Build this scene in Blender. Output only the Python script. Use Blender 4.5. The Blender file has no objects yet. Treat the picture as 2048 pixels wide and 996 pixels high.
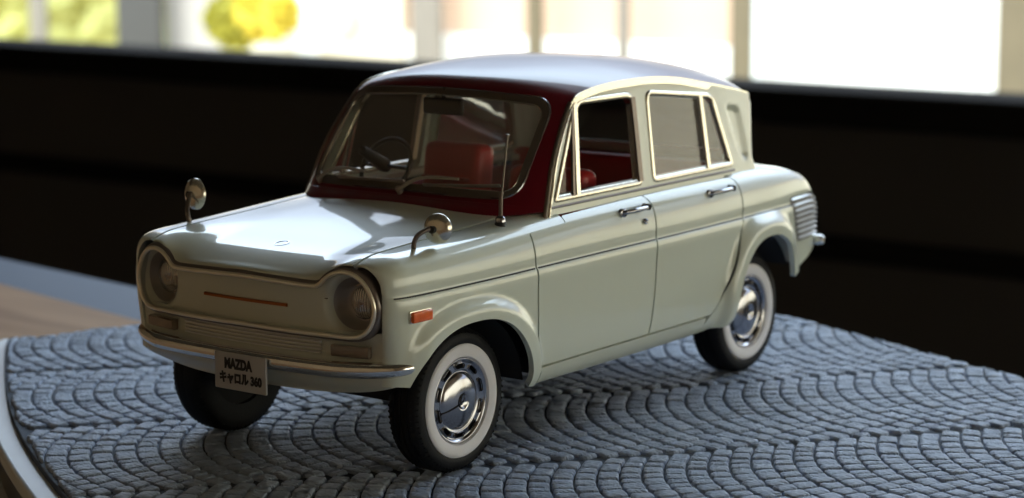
import bpy, bmesh, math, random
import numpy as np
from mathutils import Vector, Matrix
random.seed(7); rng = np.random.RandomState(7)
PI = math.pi
S = bpy.context.scene
C = S.collection
S.unit_settings.scale_length = 1 / 24.0        # a 1:24 model car: one unit is one metre of the real car

# ------------------------------------------------------------------ camera
CAM = (6.7408, 5.0800, 2.0052); YAW, PIT, ROL, FPX = 3.77978, 0.165814, -0.0065467, 4377.4
d_ = Vector((math.cos(PIT) * math.cos(YAW), math.cos(PIT) * math.sin(YAW), -math.sin(PIT)))
r0 = d_.cross(Vector((0, 0, 1))).normalized(); u0 = r0.cross(d_)
r_ = r0 * math.cos(ROL) + u0 * math.sin(ROL); u_ = -r0 * math.sin(ROL) + u0 * math.cos(ROL)
cd = bpy.data.cameras.new('camera'); cam = bpy.data.objects.new('camera', cd); C.objects.link(cam)
m = Matrix((r_, u_, -d_)).transposed().to_4x4(); m.translation = Vector(CAM); cam.matrix_world = m
cd.sensor_fit = 'HORIZONTAL'; cd.sensor_width = 36.0; cd.lens = FPX / 2048 * 36.0
cd.clip_start = 0.1; cd.clip_end = 2000
cd.dof.use_dof = True; cd.dof.focus_distance = 7.35
cd.dof.aperture_fstop = (cd.lens / 1000) / 0.055   # real aperture diameter, 0.055 units
S.camera = cam

# ------------------------------------------------------------------ world: daylight outside the windows
W = bpy.data.worlds.new("World"); S.world = W; W.use_nodes = True
nt = W.node_tree; nt.nodes.clear()
wo = nt.nodes.new('ShaderNodeOutputWorld'); bg = nt.nodes.new('ShaderNodeBackground')
tc = nt.nodes.new('ShaderNodeTexCoord'); sx = nt.nodes.new('ShaderNodeSeparateXYZ')
cr = nt.nodes.new('ShaderNodeValToRGB'); mr = nt.nodes.new('ShaderNodeMapRange')
mr.inputs[1].default_value = -0.05; mr.inputs[2].default_value = 1.0
cr.color_ramp.elements[0].position = 0.0; cr.color_ramp.elements[0].color = (.27, .25, .205, 1)
cr.color_ramp.elements[1].position = 1.0; cr.color_ramp.elements[1].color = (.56, .72, .90, 1)
for p_, c_ in ((.20, (.09, .105, .13, 1)), (.33, (.17, .20, .25, 1)), (.47, (.46, .57, .68, 1))):
    e = cr.color_ramp.elements.new(p_); e.color = c_
nt.links.new(tc.outputs['Generated'], sx.inputs[0]); nt.links.new(sx.outputs[2], mr.inputs[0])
nt.links.new(mr.outputs[0], cr.inputs[0]); nt.links.new(cr.outputs[0], bg.inputs[0])
bg.inputs[1].default_value = 5.2
nt.links.new(bg.outputs[0], wo.inputs[0])
S.view_settings.view_transform = 'Standard'; S.view_settings.look = 'None'
S.view_settings.exposure = 0.62; S.view_settings.gamma = 1

# ------------------------------------------------------------------ tagging
def tag(o, label=None, cat=None, group=None, kind=None):
    if label: o['label'] = label
    if cat: o['category'] = cat
    if group: o['group'] = group
    if kind: o['kind'] = kind
    return o
def empty(name, loc=(0, 0, 0), parent=None):
    o = bpy.data.objects.new(name, None); C.objects.link(o); o.location = loc; o.empty_display_size = .1
    if parent: o.parent = parent
    return o
def mesh(name, V, F, mat, parent=None, smooth=True, uvl=None):
    me = bpy.data.meshes.new(name); me.from_pydata([tuple(map(float, v)) for v in V], [], [tuple(map(int, f)) for f in F])
    if isinstance(mat, (list, tuple)):
        for m_ in mat: me.materials.append(m_)
    elif mat: me.materials.append(mat)
    me.validate(); me.update()
    if smooth:
        me.polygons.foreach_set('use_smooth', [True] * len(me.polygons))
    o = bpy.data.objects.new(name, me); C.objects.link(o)
    if parent: o.parent = parent
    return o
def sharp(o, deg=35):
    bm = bmesh.new(); bm.from_mesh(o.data)
    bm.normal_update(); a = math.radians(deg)
    for ed in bm.edges:
        if len(ed.link_faces) == 2 and ed.calc_face_angle(0) > a: ed.smooth = False
        elif len(ed.link_faces) != 2: ed.smooth = True
    bm.to_mesh(o.data); bm.free(); return o

# ------------------------------------------------------------------ materials
def nodes(name):
    M = bpy.data.materials.new(name); M.use_nodes = True
    n = M.node_tree; b = n.nodes['Principled BSDF']; return M, n, b
def pbr(name, col, rough=.5, metal=0, coat=0, coatr=.03, spec=.5, bump=0, bscale=40, var=0, vscale=6, rvar=0, trans=0):
    M, n, b = nodes(name)
    b.inputs['Base Color'].default_value = (*col, 1); b.inputs['Roughness'].default_value = rough
    b.inputs['Metallic'].default_value = metal; b.inputs['Coat Weight'].default_value = coat
    b.inputs['Coat Roughness'].default_value = coatr; b.inputs['Specular IOR Level'].default_value = spec
    b.inputs['Transmission Weight'].default_value = trans
    T = n.nodes.new('ShaderNodeTexCoord')
    if var:
        no = n.nodes.new('ShaderNodeTexNoise'); no.inputs['Scale'].default_value = vscale; no.inputs['Detail'].default_value = 5
        n.links.new(T.outputs['Object'], no.inputs['Vector'])
        mx = n.nodes.new('ShaderNodeMix'); mx.data_type = 'RGBA'
        mx.inputs[6].default_value = (*[c * (1 - var) for c in col], 1); mx.inputs[7].default_value = (*[min(1, c * (1 + var)) for c in col], 1)
        n.links.new(no.outputs[0], mx.inputs[0]); n.links.new(mx.outputs[2], b.inputs['Base Color'])
    if rvar:
        no = n.nodes.new('ShaderNodeTexNoise'); no.inputs['Scale'].default_value = vscale * 3
        n.links.new(T.outputs['Object'], no.inputs['Vector'])
        q = n.nodes.new('ShaderNodeMapRange'); q.inputs[3].default_value = max(0, rough - rvar); q.inputs[4].default_value = rough + rvar
        n.links.new(no.outputs[0], q.inputs[0]); n.links.new(q.outputs[0], b.inputs['Roughness'])
    if bump:
        no = n.nodes.new('ShaderNodeTexNoise'); no.inputs['Scale'].default_value = bscale; no.inputs['Detail'].default_value = 3
        n.links.new(T.outputs['Object'], no.inputs['Vector'])
        bp = n.nodes.new('ShaderNodeBump'); bp.inputs['Strength'].default_value = bump; bp.inputs['Distance'].default_value = .004
        n.links.new(no.outputs[0], bp.inputs['Height']); n.links.new(bp.outputs[0], b.inputs['Normal'])
    return M
def glass(name, tint=(.93, .95, .94), refl=.8, refl_veil=0.0):
    M = bpy.data.materials.new(name); M.use_nodes = True; n = M.node_tree; n.nodes.clear()
    o = n.nodes.new('ShaderNodeOutputMaterial'); t = n.nodes.new('ShaderNodeBsdfTransparent'); g = n.nodes.new('ShaderNodeBsdfGlossy')
    f = n.nodes.new('ShaderNodeFresnel'); mx = n.nodes.new('ShaderNodeMixShader'); ml = n.nodes.new('ShaderNodeMath'); ml.operation = 'MULTIPLY'
    f.inputs[0].default_value = 1.5; ml.inputs[1].default_value = refl
    t.inputs[0].default_value = (*tint, 1); g.inputs['Roughness'].default_value = .015
    geo = n.nodes.new('ShaderNodeNewGeometry')
    tcn = n.nodes.new('ShaderNodeTexCoord'); no = n.nodes.new('ShaderNodeTexNoise'); no.inputs['Scale'].default_value = 5
    bp = n.nodes.new('ShaderNodeBump'); bp.inputs['Strength'].default_value = .25; bp.inputs['Distance'].default_value = .01
    n.links.new(tcn.outputs['Object'], no.inputs[0]); n.links.new(no.outputs[0], bp.inputs['Height'])
    n.links.new(bp.outputs[0], g.inputs['Normal'])
    n.links.new(f.outputs[0], ml.inputs[0]); n.links.new(ml.outputs[0], mx.inputs[0])
    n.links.new(t.outputs[0], mx.inputs[1]); n.links.new(g.outputs[0], mx.inputs[2])
    out = mx
    if refl_veil:
        df = n.nodes.new('ShaderNodeBsdfDiffuse'); df.inputs[0].default_value = (.75, .68, .62, 1)  # pale diffuse veil painted in for reflections on the glass
        m2 = n.nodes.new('ShaderNodeMixShader'); m2.inputs[0].default_value = refl_veil
        n.links.new(mx.outputs[0], m2.inputs[1]); n.links.new(df.outputs[0], m2.inputs[2]); out = m2
    n.links.new(out.outputs[0], o.inputs[0]); return M

PAINT = pbr('pale_green_paint', (.65, .69, .585), .34, coat=1, coatr=.035, var=.03, vscale=3, bump=.035, bscale=9)
MAROON = pbr('maroon_paint', (.12, .004, .011), .3, spec=.2, coat=.42, coatr=.03, bump=.02, bscale=9)
CHROME = pbr('chrome', (.86, .84, .80), .12, metal=1, bump=.10, bscale=60, rvar=.05)
CHROMES = pbr('plated_chrome', (.40, .40, .43), .16, metal=1, rvar=.03)
CREAMCHR = pbr('cream_glow_chrome', (.76, .72, .62), .2, metal=.9, bump=.15, bscale=90)  # chrome tinted cream, painting in the warm garden it reflects
DULL = pbr('dull_metal', (.20, .165, .14), .35, metal=.8, bump=.1, bscale=90)
SILVER = pbr('silver_paint', (.74, .74, .74), .3, metal=.45)
BLACKT = pbr('black_trim', (.012, .012, .012), .45)
BLACKM = pbr('matt_black', (.010, .010, .011), .75, var=.3, vscale=10)
TYRE = pbr('tyre_rubber', (.008, .008, .009), .6, bump=.25, bscale=120, spec=.22)
WWALL = pbr('white_rubber', (.78, .77, .80), .6, var=.03)
REDV = pbr('red_vinyl', (.48, .022, .022), .38, bump=.15, bscale=60, var=.12)
REDC = pbr('red_card', (.28, .014, .018), .45, var=.1)
HEADL = pbr('headliner', (.55, .50, .42), .8, var=.06)
DARKPL = pbr('dark_grey_plastic', (.05, .05, .055), .4)
ORANGE = pbr('orange_lens', (.85, .13, .01), .22, coat=.6, bump=.3, bscale=90, var=.2, vscale=40)
AMBERB = pbr('amber_badge', (.36, .10, .018), .35, metal=.6, var=.15, vscale=30)
INDIC = pbr('smoked_lens', (.20, .15, .11), .25, coat=1, bump=.4, bscale=120)
BOWL = pbr('bowl_silver', (.34, .31, .28), .4, metal=.5)
RINGM = pbr('glow_tinted_surround', (.93, .87, .72), .28, metal=.75)  # garden reflection put into the chrome as a bright cream colour
WIPER = pbr('wiper_steel', (.42, .36, .31), .35, metal=.6)
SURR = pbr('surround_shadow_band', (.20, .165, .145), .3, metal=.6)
PLATEW = pbr('plate_plastic', (.46, .45, .44), .5, var=.03)
INK = pbr('plate_ink', (.012, .010, .010), .6)
SHADEP = pbr('shaded_front_paint', (.58, .59, .49), .42, coat=.6, coatr=.1, bump=.06, bscale=20)  # body paint again, darker and warmer to put shade in the front
GLASS = glass('window_glass', refl_veil=.03)
GLASSW = glass('windscreen_glass', (.97, .95, .93), .8, refl_veil=.12)
GLASSR = glass('rear_side_glass', (.86, .86, .84), 1.6, refl_veil=.16)  # heavy veil paints a pale cream reflection on the rear door glass
def lensmat():
    M, n, b = nodes('headlamp_lens')
    b.inputs['Base Color'].default_value = (.66, .63, .58, 1); b.inputs['Metallic'].default_value = .8
    b.inputs['Roughness'].default_value = .14; b.inputs['Coat Weight'].default_value = 1; b.inputs['Coat Roughness'].default_value = .04
    T = n.nodes.new('ShaderNodeTexCoord'); w = n.nodes.new('ShaderNodeTexWave'); w.bands_direction = 'Y'
    w.inputs['Scale'].default_value = 32; w.inputs['Distortion'].default_value = 1
    bp = n.nodes.new('ShaderNodeBump'); bp.inputs['Strength'].default_value = .6; bp.inputs['Distance'].default_value = .006
    n.links.new(T.outputs['Object'], w.inputs[0]); n.links.new(w.outputs[0], bp.inputs['Height']); n.links.new(bp.outputs[0], b.inputs['Normal'])
    return M
LENS = lensmat()
def stonemat():
    M, n, b = nodes('slate_stone'); L = n.links
    T = n.nodes.new('ShaderNodeTexCoord'); oi = n.nodes.new('ShaderNodeObjectInfo'); g = n.nodes.new('ShaderNodeNewGeometry')
    mp = n.nodes.new('ShaderNodeMapping'); mp.inputs['Rotation'].default_value = (0, 0, -.95); mp.inputs['Scale'].default_value = (26, 9, 9)
    L.new(T.outputs['Object'], mp.inputs[0])
    n1 = n.nodes.new('ShaderNodeTexNoise'); n1.inputs['Scale'].default_value = 3.0; n1.inputs['Detail'].default_value = 7; n1.inputs['Roughness'].default_value = .62
    L.new(mp.outputs[0], n1.inputs['Vector'])
    n2 = n.nodes.new('ShaderNodeTexNoise'); n2.inputs['Scale'].default_value = 9; n2.inputs['Detail'].default_value = 3
    L.new(T.outputs['Object'], n2.inputs['Vector'])
    cr = n.nodes.new('ShaderNodeValToRGB'); cr.color_ramp.elements[0].position = .3; cr.color_ramp.elements[1].position = .72
    cr.color_ramp.elements[0].color = (.32, .395, .53, 1); cr.color_ramp.elements[1].color = (.58, .68, .86, 1)
    L.new(n2.outputs[0], cr.inputs[0]); L.new(cr.outputs[0], b.inputs['Base Color'])
    b.inputs['Roughness'].default_value = .52; b.inputs['Specular IOR Level'].default_value = .7
    bp = n.nodes.new('ShaderNodeBump'); bp.inputs['Strength'].default_value = 1.0; bp.inputs['Distance'].default_value = .022
    L.new(n1.outputs[0], bp.inputs['Height']); L.new(bp.outputs[0], b.inputs['Normal'])
    return M
STONE = stonemat()
JOINT = pbr('joint_grout', (.07, .088, .125), .75, bump=.5, bscale=60)
RIMW = pbr('white_rim', (.68, .73, .74), .4, var=.04, coat=.3, bump=.15, bscale=10)
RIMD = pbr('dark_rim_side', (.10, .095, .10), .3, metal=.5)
def woodmat():
    M, n, b = nodes('tan_wood'); L = n.links
    T = n.nodes.new('ShaderNodeTexCoord'); mp = n.nodes.new('ShaderNodeMapping'); mp.inputs['Scale'].default_value = (2.2, .25, 1)
    no = n.nodes.new('ShaderNodeTexNoise'); no.inputs['Scale'].default_value = 2.4; no.inputs['Detail'].default_value = 8; no.inputs['Distortion'].default_value = .6
    cr = n.nodes.new('ShaderNodeValToRGB'); cr.color_ramp.elements[0].position = .3; cr.color_ramp.elements[1].position = .7
    cr.color_ramp.elements[0].color = (.30, .155, .065, 1); cr.color_ramp.elements[1].color = (.48, .28, .14, 1)
    L.new(T.outputs['Object'], mp.inputs[0]); L.new(mp.outputs[0], no.inputs[0]); L.new(no.outputs[0], cr.inputs[0]); L.new(cr.outputs[0], b.inputs['Base Color'])
    b.inputs['Roughness'].default_value = .6; b.inputs['Specular IOR Level'].default_value = .15; return M
WOOD = woodmat()
BLUEB = pbr('sky_sheen_blue', (.035, .06, .11), .55, var=.1, spec=.3)  # blue sheen of the sky put into the strip's own colour
WALLB = pbr('black_panelling', (.026, .022, .018), .6, var=.3, vscale=.4)
LEDGE = pbr('dark_ledge', (.010, .009, .008), .9, spec=.03, var=.2, vscale=1)
ROOM = pbr('brown_room_wall', (.46, .335, .215), .8, var=.1, vscale=.2)
CEIL = pbr('room_ceiling', (.075, .06, .045), .9)
FLOOR = pbr('room_floor', (.05, .035, .025), .6, var=.2, vscale=.3)
GROUND = pbr('garden_ground', (.62, .58, .46), .9, var=.1, vscale=.05)
LAWN = pbr('sunny_lawn', (.44, .41, .13), .9, var=.35, vscale=.5)
CREAMW = pbr('cream_render', (.80, .70, .52), .9, var=.06, vscale=.15)
PINKW = pbr('pinkish_render', (.62, .43, .30), .9, var=.10, vscale=.15)
WHITEW = pbr('white_render', (.95, .93, .86), .9, var=.02, vscale=.1)
POSTM = pbr('olive_post', (.13, .10, .055), .7, var=.15, vscale=1)
POSTG = pbr('grey_post', (.20, .17, .135), .7, var=.1, vscale=1)
POSTD = pbr('dark_post', (.05, .045, .04), .7)
GREYW = pbr('grey_render', (.42, .38, .34), .9, var=.1, vscale=.3)
BUSH = pbr('yellow_leaves', (.75, .60, .07), .8, var=.3, vscale=2)
BUSHG = pbr('olive_leaves', (.36, .32, .03), .8, var=.3, vscale=2)

# ------------------------------------------------------------------ generic shapes
def lathe(name, prof, mat, parent, axis='y', n=64, loc=(0, 0, 0), mats=None, mi=None):
    V = []; F = []
    for (a, r) in prof:
        for k in range(n):
            t = 2 * PI * k / n
            if axis == 'y': V.append((r * math.cos(t), a, r * math.sin(t)))
            elif axis == 'x': V.append((a, r * math.cos(t), r * math.sin(t)))
            else: V.append((r * math.cos(t), r * math.sin(t), a))
    for i in range(len(prof) - 1):
        for k in range(n):
            k2 = (k + 1) % n
            F.append((i * n + k, i * n + k2, (i + 1) * n + k2, (i + 1) * n + k))
    o = mesh(name, V, F, mat, parent); o.location = loc; return sharp(o, 50)
def catmull(P, per=8, closed=False):
    P = np.array(P, float); n = len(P); out = []
    rngk = range(n) if closed else range(n - 1)
    for i in rngk:
        if closed: p0, p1, p2, p3 = P[(i - 1) % n], P[i], P[(i + 1) % n], P[(i + 2) % n]
        else: p0, p1, p2, p3 = P[max(i - 1, 0)], P[i], P[i + 1], P[min(i + 2, n - 1)]
        for k in range(per):
            t = k / per
            out.append(.5 * ((2 * p1) + (-p0 + p2) * t + (2 * p0 - 5 * p1 + 4 * p2 - p3) * t * t + (-p0 + 3 * p1 - 3 * p2 + p3) * t ** 3))
    if not closed: out.append(P[-1])
    return np.array(out)
def sweep(name, path, prof, mat, parent=None, closed=False, up=(0, 0, 1), cap=True, scale=None):
    """prof: list of (a,b): a along side vector, b along up-ish vector"""
    P = np.array(path, float); n = len(P); V = []; F = []; m = len(prof); up = np.array(up, float)
    for i in range(n):
        if closed: t = P[(i + 1) % n] - P[(i - 1) % n]
        else: t = P[min(i + 1, n - 1)] - P[max(i - 1, 0)]
        t = t / (np.linalg.norm(t) + 1e-12); s = np.cross(t, up); s /= (np.linalg.norm(s) + 1e-12); w = np.cross(s, t)
        k = 1 if scale is None else scale[i]
        for (a, b) in prof: V.append(P[i] + s * a * k + w * b * k)
    for i in range(n if closed else n - 1):
        j = (i + 1) % n
        for k in range(m):
            k2 = (k + 1) % m; F.append((i * m + k, i * m + k2, j * m + k2, j * m + k))
    if cap and not closed:
        F.append(tuple(range(m))[::-1]); F.append(tuple((n - 1) * m + k for k in range(m)))
    o = mesh(name, V, F, mat, parent); return sharp(o, 45)
def circ(r, n=10, ra=1, rb=1): return [(r * ra * math.cos(2 * PI * k / n), r * rb * math.sin(2 * PI * k / n)) for k in range(n)]
def rbox(name, size, mat, parent=None, loc=(0, 0, 0), bev=.01, seg=2, rot=None, smooth=True):
    bm = bmesh.new(); bmesh.ops.create_cube(bm, size=1); bmesh.ops.scale(bm, vec=size, verts=bm.verts)
    if bev > 0: bmesh.ops.bevel(bm, geom=list(bm.edges), offset=min(bev, min(size) * .49), segments=seg, profile=.6, affect='EDGES')
    me = bpy.data.meshes.new(name); bm.to_mesh(me); bm.free(); me.materials.append(mat)
    me.polygons.foreach_set('use_smooth', [smooth] * len(me.polygons))
    o = bpy.data.objects.new(name, me); C.objects.link(o); o.location = loc
    if rot: o.rotation_euler = rot
    if parent: o.parent = parent
    return sharp(o, 40)
def round_poly(pts, r, seg=6):
    pts = [np.array(p, float) for p in pts]; n = len(pts); out = []
    if not hasattr(r, '__len__'): r = [r] * n
    for i in range(n):
        p = pts[i]; a = pts[i - 1] - p; b = pts[(i + 1) % n] - p
        la, lb = np.linalg.norm(a), np.linalg.norm(b); k = min(r[i], la * .45, lb * .45)
        A = p + a / la * k; B = p + b / lb * k
        for s in range(seg + 1):
            t = s / seg; out.append((1 - t) ** 2 * A + 2 * t * (1 - t) * p + t * t * B)
    return np.array(out)
def offset_poly(P, d):
    """move a closed polygon inwards by d (either orientation)"""
    P = np.array(P); n = len(P); area = .5 * sum(P[i][0] * P[(i + 1) % n][1] - P[(i + 1) % n][0] * P[i][1] for i in range(n)); sg = 1 if area > 0 else -1
    out = []
    for i in range(n):
        t1 = P[i] - P[i - 1]; t2 = P[(i + 1) % n] - P[i]
        t1 = t1 / (np.linalg.norm(t1) + 1e-9); t2 = t2 / (np.linalg.norm(t2) + 1e-9)
        n1 = np.array([-t1[1], t1[0]]); n2 = np.array([-t2[1], t2[0]]); b = n1 + n2; b = b / max(np.linalg.norm(b), 1e-9)
        k = 1 / max(b @ n1, .5); out.append(P[i] + sg * b * d * k)
    return np.array(out)
def sdpoly(P, X, Y):
    """signed distance to polygon, positive inside; vectorised"""
    P = np.asarray(P); n = len(P); X = np.asarray(X, float); Y = np.asarray(Y, float)
    dmin = np.full(X.shape, 1e9); ins = np.zeros(X.shape, bool)
    for i in range(n):
        x1, y1 = P[i - 1]; x2, y2 = P[i]; ex, ey = x2 - x1, y2 - y1; L = ex * ex + ey * ey + 1e-15
        t = np.clip(((X - x1) * ex + (Y - y1) * ey) / L, 0, 1)
        dmin = np.minimum(dmin, np.hypot(X - x1 - t * ex, Y - y1 - t * ey))
        c = ((y1 > Y) != (y2 > Y)); xi = x1 + (Y - y1) * ex / (ey if abs(ey) > 1e-15 else 1e-15)
        ins ^= (c & (X < xi))
    return np.where(ins, dmin, -dmin)
def trim(name, P, us, vs, cons, mat, parent, thick=.018, off=0.0, flip=False, smooth=True, rimdir=None, mats=None):
    """surface P(u,v) sampled on a grid, cut exactly by implicit constraints g(u,v,X,Y,Z)>0, edges turned inwards by thick"""
    nu, nv = len(us), len(vs); U, Vv = np.meshgrid(us, vs, indexing='ij')
    prm = [(a, b) for a, b in zip(U.ravel(), Vv.ravel())]
    polys = [[i * nv + j, (i + 1) * nv + j, (i + 1) * nv + j + 1, i * nv + j + 1] for i in range(nu - 1) for j in range(nv - 1)]
    for g in cons:
        A = np.array(prm); X = P(A[:, 0], A[:, 1]); G = g(A[:, 0], A[:, 1], X[:, 0], X[:, 1], X[:, 2]); G = np.asarray(G, float)
        G = np.where(np.abs(G) < 1e-7, 1e-7, G); cache = {}; newp = list(prm); out = []
        for pl in polys:
            s = [G[i] > 0 for i in pl]
            if all(s): out.append(pl); continue
            if not any(s): continue
            q = []
            for k in range(len(pl)):
                a, b = pl[k], pl[(k + 1) % len(pl)]
                if G[a] > 0: q.append(a)
                if (G[a] > 0) != (G[b] > 0):
                    key = (min(a, b), max(a, b))
                    if key not in cache:
                        t = G[a] / (G[a] - G[b]); cache[key] = len(newp)
                        newp.append((prm[a][0] + (prm[b][0] - prm[a][0]) * t, prm[a][1] + (prm[b][1] - prm[a][1]) * t))
                    q.append(cache[key])
            if len(q) >= 3: out.append(q)
        prm, polys = newp, out
    used = sorted({i for p in polys for i in p}); mp = {i: k for k, i in enumerate(used)}
    A = np.array([prm[i] for i in used])
    if len(A) == 0: return mesh(name, [], [], mat, parent)
    X = P(A[:, 0], A[:, 1]); h = 1e-4
    du = P(A[:, 0] + h, A[:, 1]) - P(A[:, 0] - h, A[:, 1]); dv = P(A[:, 0], A[:, 1] + h) - P(A[:, 0], A[:, 1] - h)
    N = np.cross(du, dv); N /= (np.linalg.norm(N, axis=1, keepdims=True) + 1e-12)
    if flip: N = -N
    X = X + N * off
    F = [[mp[i] for i in p] for p in polys]
    if flip: F = [f[::-1] for f in F]
    # weld near-duplicates
    cnt = {}
    for f in F:
        for k in range(len(f)):
            a, b = f[k], f[(k + 1) % len(f)]; cnt[(a, b)] = cnt.get((a, b), 0) + 1
    V = [tuple(x) for x in X]; nb = len(V)
    if thick:
        D = -N * thick if rimdir is None else np.tile(np.array(rimdir, float), (len(X), 1))
        top = {}; bot = {}; mid = {}
        for (a, b) in list(cnt):
            if (b, a) in cnt: continue
            for q in (a, b):
                if q not in top:
                    top[q] = len(V); V.append(tuple(X[q])); bot[q] = len(V); V.append(tuple(X[q] + D[q]))
            F.append([b, a, bot[a], bot[b]] if False else [top[b], top[a], bot[a], bot[b]])
    return mesh(name, V, F, mat, parent, smooth)
def both(fn):
    for s in (1, -1): fn(s)
def mirror_y(P): return lambda u, v: P(u, v) * np.array([1, -1, 1])
def sstep(a, b, x): t = np.clip((x - a) / (b - a), 0, 1); return t * t * (3 - 2 * t)
class Curve:
    """monotone-parameter Catmull-Rom (hermite) interpolation, vectorised"""
    def __init__(s, xs, ys):
        o = np.argsort(xs); s.x = np.array(xs, float)[o]; s.y = np.array(ys, float)[o]
        d = np.diff(s.y) / np.diff(s.x); m = np.zeros(len(s.x)); m[0] = d[0]; m[-1] = d[-1]
        for i in range(1, len(m) - 1):
            h0, h1 = s.x[i] - s.x[i - 1], s.x[i + 1] - s.x[i]
            m[i] = 0 if d[i - 1] * d[i] < 0 else (d[i - 1] * h1 + d[i] * h0) / (h0 + h1)
        s.m = m
    def __call__(s, q):
        q = np.asarray(q, float); qc = np.clip(q, s.x[0], s.x[-1]); i = np.clip(np.searchsorted(s.x, qc) - 1, 0, len(s.x) - 2)
        h = s.x[i + 1] - s.x[i]; t = (qc - s.x[i]) / h
        r = (2 * t ** 3 - 3 * t ** 2 + 1) * s.y[i] + (t ** 3 - 2 * t ** 2 + t) * h * s.m[i] + (-2 * t ** 3 + 3 * t ** 2) * s.y[i + 1] + (t ** 3 - t ** 2) * h * s.m[i + 1]
        return r + np.where(q < s.x[0], (q - s.x[0]) * s.m[0], 0) + np.where(q > s.x[-1], (q - s.x[-1]) * s.m[-1], 0)

# ================================================================== ROOM AND GARDEN
def slab(name, x0, x1, y0, y1, z0, z1, mat, kind='structure', parent=None, bev=0):
    o = rbox(name, (x1 - x0, y1 - y0, z1 - z0), mat, parent, ((x0 + x1) / 2, (y0 + y1) / 2, (z0 + z1) / 2), bev, smooth=bev > 0)
    if kind: o['kind'] = kind
    return o
XW = -17.0
slab('floor', -17.6, 24, -46, 20, -12.4, -12.0, FLOOR)
slab('ceiling', -17.6, 24, -46, 20, 17.0, 17.5, CEIL)
slab('room_wall', 17, 17.5, -46, 20, -12, 17, ROOM)
slab('room_wall', -17.6, 24, -46.5, -46, -12, 17, ROOM)
slab('window_wall', XW - .6, XW, -46, 20, -12, -.95, WALLB)
slab('window_sill', XW - .8, XW + .25, -46, 20, -.94, -.50, LEDGE, bev=.08)
slab('wall_rail', XW + .001, XW + .12, -46, 20, -2.6, -2.3, LEDGE, bev=.04)
slab('window_wall', XW - .6, XW, 9, 20, 6.5, 16.2, ROOM)  # unseen infill, added to cut window light and deepen the car's shadow
slab('window_head', XW - .6, XW, -46, 20, 16.2, 16.999, ROOM)
slab('side_wall', -17, 24, 19.6, 20, -12, -.8, ROOM)
slab('side_wall', 5, 24, 19.6, 20, -.8, 5.5, ROOM)
slab('window_wall', XW - .6, XW, -46, -24.5, -.45, 16.2, ROOM)
slab('side_wall', -17, 24, 19.6, 20, 5.501, 16.998, ROOM)
slab('garden_ground', -420, -17.9, -320, 200, -12.6, -12.1, GROUND)
slab('garden_ground', -17, 200, 20.1, 300, -12.6, -12.1, GROUND)
gl_ = bpy.data.lights.new('garden_fill_lamp', 'AREA'); gl_.shape = 'RECTANGLE'; gl_.size = 90; gl_.size_y = 8; gl_.energy = 21000; gl_.color = (1, .93, .80)  # added area lamp out of view, in place of sun on the garden
go_ = bpy.data.objects.new('garden_fill_lamp', gl_); C.objects.link(go_); go_.location = (-19, -45, 26)
go_.rotation_euler = Vector((-1, 0, -.85)).to_track_quat('-Z', 'Y').to_euler()

gl2 = gl_.copy(); gl2.size = 80; gl2.energy = 5500; go2 = bpy.data.objects.new('garden_fill_lamp', gl2); C.objects.link(go2); go2.location = (-22, 30, 26); go2.rotation_euler = go_.rotation_euler  # added lamp, brightens the unseen slab that the car reflects
# garden beyond the window, everything far out of focus
t = empty('garden_wall', (-60, -40, -12)); tag(t, 'sunlit cream and pinkish rendered wall beyond the window', 'wall')
slab('upper_wall', -60.3, -60, -52.4, -34.1, -3.75, 3.0, PINKW, None, None).parent = None
def child(o, p):
    bpy.context.view_layer.update(); o.parent = p; o.matrix_parent_inverse = p.matrix_world.inverted(); return o
bpy.context.view_layer.update()
child(bpy.data.objects['upper_wall'], t)
def panel(name, x, y0, y1, z0, z1, mat, p, th=.3):
    o = rbox(name, (th, y1 - y0, z1 - z0), mat, None, (x - th / 2, (y0 + y1) / 2, (z0 + z1) / 2), 0, smooth=False)
    if p: o.location = Vector(o.location) - Vector(p.location); o.parent = p
    return o
panel('lower_wall', -59.8, -52.4, -34.1, -12, -3.75, WHITEW, t, .5)
t2 = empty('garden_house', (-60, -29, -12)); tag(t2, 'bright white house wall overexposed at the right of the window view', 'house')
V = [(-33.7, -12), (-24.6, -12), (-24.6, 9), (-30.5, 9), (-31.6, 3), (-32.2, -2.0), (-33.2, -3.6), (-33.7, -4.6)]
W_ = [(-60.0, y, z) for y, z in V] + [(-60.6, y, z) for y, z in V]; n_ = len(V)
o = mesh('wall', W_, [tuple(range(n_))[::-1], tuple(range(n_, 2 * n_))] + [(i, (i + 1) % n_, n_ + (i + 1) % n_, n_ + i) for i in range(n_)], WHITEW, None, False)
o.location = (60, 29, 12); o.parent = t2
panel('dark_corner', -59.7, -24.6, -19, -12, 9, POSTM, t2)
t6 = empty('added_cream_reflector', (-64, 30, -12)); tag(t6, 'long cream slab added out of view for cream reflections on the car', 'building')  # unseen slab added so the car reflects a cream horizon
panel('wall', -64, -18.5, 80, -12, 9, CREAMW, t6); panel('roof', -63.5, -18.5, 80, 9, 10.5, PINKW, t6, 3)
gl3 = gl_.copy(); gl3.size = 60; gl3.energy = 13500; gl3.color = (1, .98, .93); go3 = bpy.data.objects.new('garden_fill_lamp', gl3); C.objects.link(go3); go3.location = (-4, 21.5, 25); go3.rotation_euler = Vector((-.15, 1, -.75)).to_track_quat('-Z', 'Y').to_euler()  # added lamp, brightens the unseen wall that lights the car side
t7 = empty('bounce_wall', (-10, 52, -12)); tag(t7, 'cream wall added out of view to bounce light onto the car side', 'wall')  # unseen wall added as a bright reflector for the car side
o = rbox('wall', (110, .5, 26), CREAMW, t7, (0, .25, 13), 0, smooth=False); o = rbox('coping', (110, .9, .5), GREYW, t7, (0, .1, 26.26), 0, smooth=False)
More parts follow.
